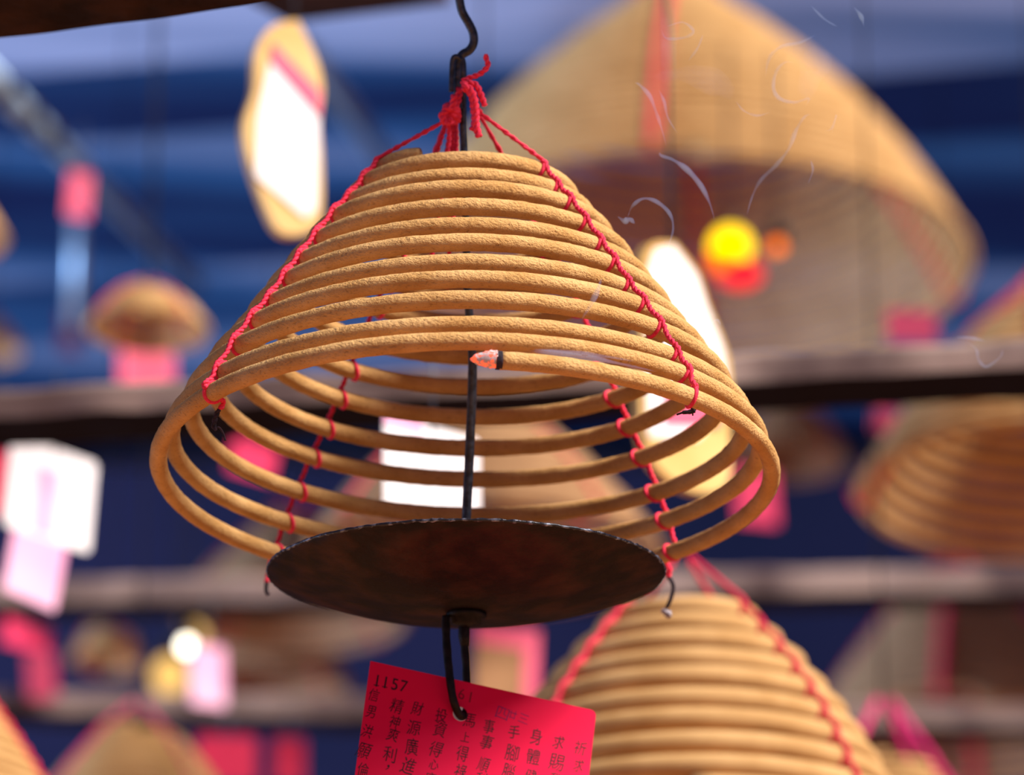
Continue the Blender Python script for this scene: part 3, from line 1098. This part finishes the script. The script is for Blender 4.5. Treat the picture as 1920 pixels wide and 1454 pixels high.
# ------------------------------------------------------------------ roof, wall, floor
def roof():
    m = MB()
    yaw = -0.20
    cx, sx = math.cos(yaw), math.sin(yaw)
    zr = 4.55
    pitch = 0.24
    prof = []
    y = -0.6
    while y < 7.6:
        prof += [(y, zr), (y + pitch * 0.80, zr - 0.055), (y + pitch * 0.86, zr - 0.012)]
        y += pitch
    for (yy, zz) in prof:
        for x in (-8.0, 8.0):
            m.v.append(Vector((x * cx - yy * sx, 5.6 + x * sx + yy * cx, zz)))
    for i in range(len(prof) - 1):
        m.f.append((2 * i, 2 * i + 1, 2 * i + 3, 2 * i + 2))
    # upper skin so that the roof has a thickness
    b = len(m.v)
    for (yy, zz) in (prof[0], prof[-1]):
        for x in (-8.0, 8.0):
            m.v.append(Vector((x * cx - yy * sx, 5.6 + x * sx + yy * cx, zr + 0.06)))
    m.f.append((b, b + 1, b + 3, b + 2))
    o = m.build('roof', M['roof'], None, smooth=False)
    tag(o, 'blue overlapping roof sheets above the coils', kind='structure')
    return o


roof()
o = MB().box(Vector((0, 7.45, 2.2)), Vector((9, 0, 0)), Vector((0, 0.1, 0)), Vector((0, 0, 2.2))).build('wall_back', M['wall'], None, smooth=False)
tag(o, 'dark back wall', kind='structure')
o = MB().box(Vector((0, 4, -0.05)), Vector((9, 0, 0)), Vector((0, 9.2, 0)), Vector((0, 0, 0.05))).build('floor', M['floor'], None, smooth=False)
tag(o, 'terracotta floor', kind='structure')

# ------------------------------------------------------------------ smoke
def wisp(m, l, d, r0, per=8):
    pts = smooth_path([P(x, y, d) for x, y in l], per)
    n = len(pts)
    rad = [1.5 * r0 * (0.06 + 0.94 * math.sin(PI * min(1, max(0, i / (n - 1)))) ** 0.9) * (0.75 + 0.5 * noise.noise(Vector((i * 0.15, r0 * 1e4, d)))) for i in range(n)]
    m.tube(pts, rad, 8)


m = MB()
wisp(m, [(1340, 415), (1332, 385), (1315, 350), (1290, 320), (1262, 300), (1240, 292), (1237, 285)], 2.3, 0.0012)
wisp(m, [(1250, 275), (1240, 240), (1230, 210), (1218, 180), (1200, 160), (1190, 155)], 2.3, 0.0010)
wisp(m, [(1270, 250), (1252, 220), (1245, 190), (1235, 168)], 2.3, 0.0007)
wisp(m, [(1400, 405), (1410, 370), (1425, 340), (1455, 310), (1478, 280), (1492, 245), (1508, 220), (1520, 214)], 2.32, 0.0011)
wisp(m, [(1510, 200), (1516, 185), (1490, 192), (1462, 185), (1450, 165), (1455, 135), (1472, 117), (1490, 118)], 2.32, 0.0009)
wisp(m, [(1435, 145), (1442, 110), (1465, 88), (1500, 80), (1530, 65)], 2.32, 0.0009)
wisp(m, [(1240, 55), (1250, 72), (1285, 70), (1300, 58), (1280, 42), (1250, 50)], 2.3, 0.0008)
wisp(m, [(1290, 115), (1308, 90), (1318, 65)], 2.3, 0.0007)
wisp(m, [(1520, 300), (1524, 320), (1515, 345)], 2.3, 0.0006)
wisp(m, [(1380, 190), (1395, 208), (1420, 217), (1445, 210)], 2.3, 0.0006)
wisp(m, [(1560, 250), (1568, 215), (1560, 240), (1548, 246)], 2.3, 0.0006)
wisp(m, [(1520, 10), (1545, 35), (1570, 50)], 2.3, 0.0007)
wisp(m, [(1620, 50), (1614, 30), (1600, 12)], 2.3, 0.0009)
tag(m.build('smoke', M['smoke']), 'thin curling smoke strands in front of the huge upper right coil', 'smoke', kind='stuff')
m = MB()
wisp(m, [(1250, 470), (1262, 430), (1255, 400), (1230, 378), (1205, 373), (1185, 388), (1176, 410)], 2.28, 0.0011)
wisp(m, [(1158, 406), (1170, 414), (1182, 412), (1190, 420)], 2.28, 0.0013)
wisp(m, [(1352, 610), (1345, 600), (1335, 606)], 2.28, 0.0006)
tag(m.build('smoke', M['smoke']), 'blue smoke curl beside the upper right flank of the sharp coil', 'smoke', kind='stuff')
m = MB()
wisp(m, [(938, 653), (990, 657), (1050, 664), (1110, 672), (1170, 684), (1230, 697)], D0 - 0.155, 0.0012)
wisp(m, [(1000, 655), (1060, 660), (1130, 668), (1190, 678)], D0 - 0.157, 0.0010)
wisp(m, [(1090, 600), (1105, 575), (1118, 550), (1128, 522)], D0 - 0.15, 0.0012)
tag(m.build('smoke', M['smoke']), 'lavender smoke stream trailing from the ember between two turns', 'smoke', kind='stuff')
m = MB()
wisp(m, [(1810, 640), (1830, 655), (1835, 675), (1850, 688), (1875, 670), (1880, 655)], 2.4, 0.0008)
wisp(m, [(1790, 632), (1820, 634), (1850, 640)], 2.4, 0.0008)
tag(m.build('smoke', M['smoke']), 'small smoke curl over the thick timber at the right edge', 'smoke', kind='stuff')
m = MB()
wisp(m, [(1225, 145), (1290, 140), (1350, 160), (1372, 185)], 2.31, 0.0055)
wisp(m, [(1500, 130), (1530, 110), (1515, 160), (1520, 190)], 2.33, 0.006)
tag(m.build('smoke', M['smoke_veil']), 'faint smoke veils between the strands at upper right', 'smoke', kind='stuff')

# ------------------------------------------------------------------ light
w = bpy.data.worlds.new('World')
scene.world = w
w.use_nodes = True
bg = w.node_tree.nodes['Background']
bg.inputs['Color'].default_value = (0.34, 0.44, 0.95, 1)
bg.inputs['Strength'].default_value = 0.27

sun = bpy.data.lights.new('sun', 'SUN')
sun.energy = 8.0
sun.angle = math.radians(18)
sun.color = (1.0, 0.93, 0.83)
so = bpy.data.objects.new('sun', sun)
COL.objects.link(so)
Ldir = Vector((1.2, -0.68, 1.22)).normalized()
so.rotation_euler = Ldir.to_track_quat('Z', 'Y').to_euler()

# added blue fill light, unseen at the left, aimed up to brighten the roof
al = bpy.data.lights.new('roof_fill', 'AREA')
al.shape = 'RECTANGLE'
al.size, al.size_y = 2.6, 2.0
al.energy = 165
al.spread = math.radians(80)
al.color = (0.46, 0.68, 1.0)
ao = bpy.data.objects.new('roof_fill', al)
ao.location = (-6.0, 4.6, 1.9)
ao.rotation_euler = (Vector((-6.0, 4.6, 1.9)) - Vector((-0.5, 6.0, 4.6))).to_track_quat('Z', 'Y').to_euler()
COL.objects.link(ao)

# ------------------------------------------------------------------ camera
cam = bpy.data.cameras.new('camera')
cam.sensor_width = 36
cam.lens = FPX * 36 / 1920
cam.clip_start = 0.05
cam.clip_end = 100
cam.dof.use_dof = True
cam.dof.focus_distance = D0 - 0.100
cam.dof.aperture_fstop = (cam.lens / 1000) / 0.0245
cam.dof.aperture_blades = 0
co = bpy.data.objects.new('camera', cam)
co.location = CAM
co.rotation_euler = (PI / 2 + PITCH, 0, 0)
COL.objects.link(co)
scene.camera = co

scene.view_settings.view_transform = 'Standard'
scene.view_settings.look = 'None'
scene.view_settings.exposure = 0.0
scene.view_settings.gamma = 1.0
scene.view_settings.use_curve_mapping = False
scene.cycles.use_denoising = True
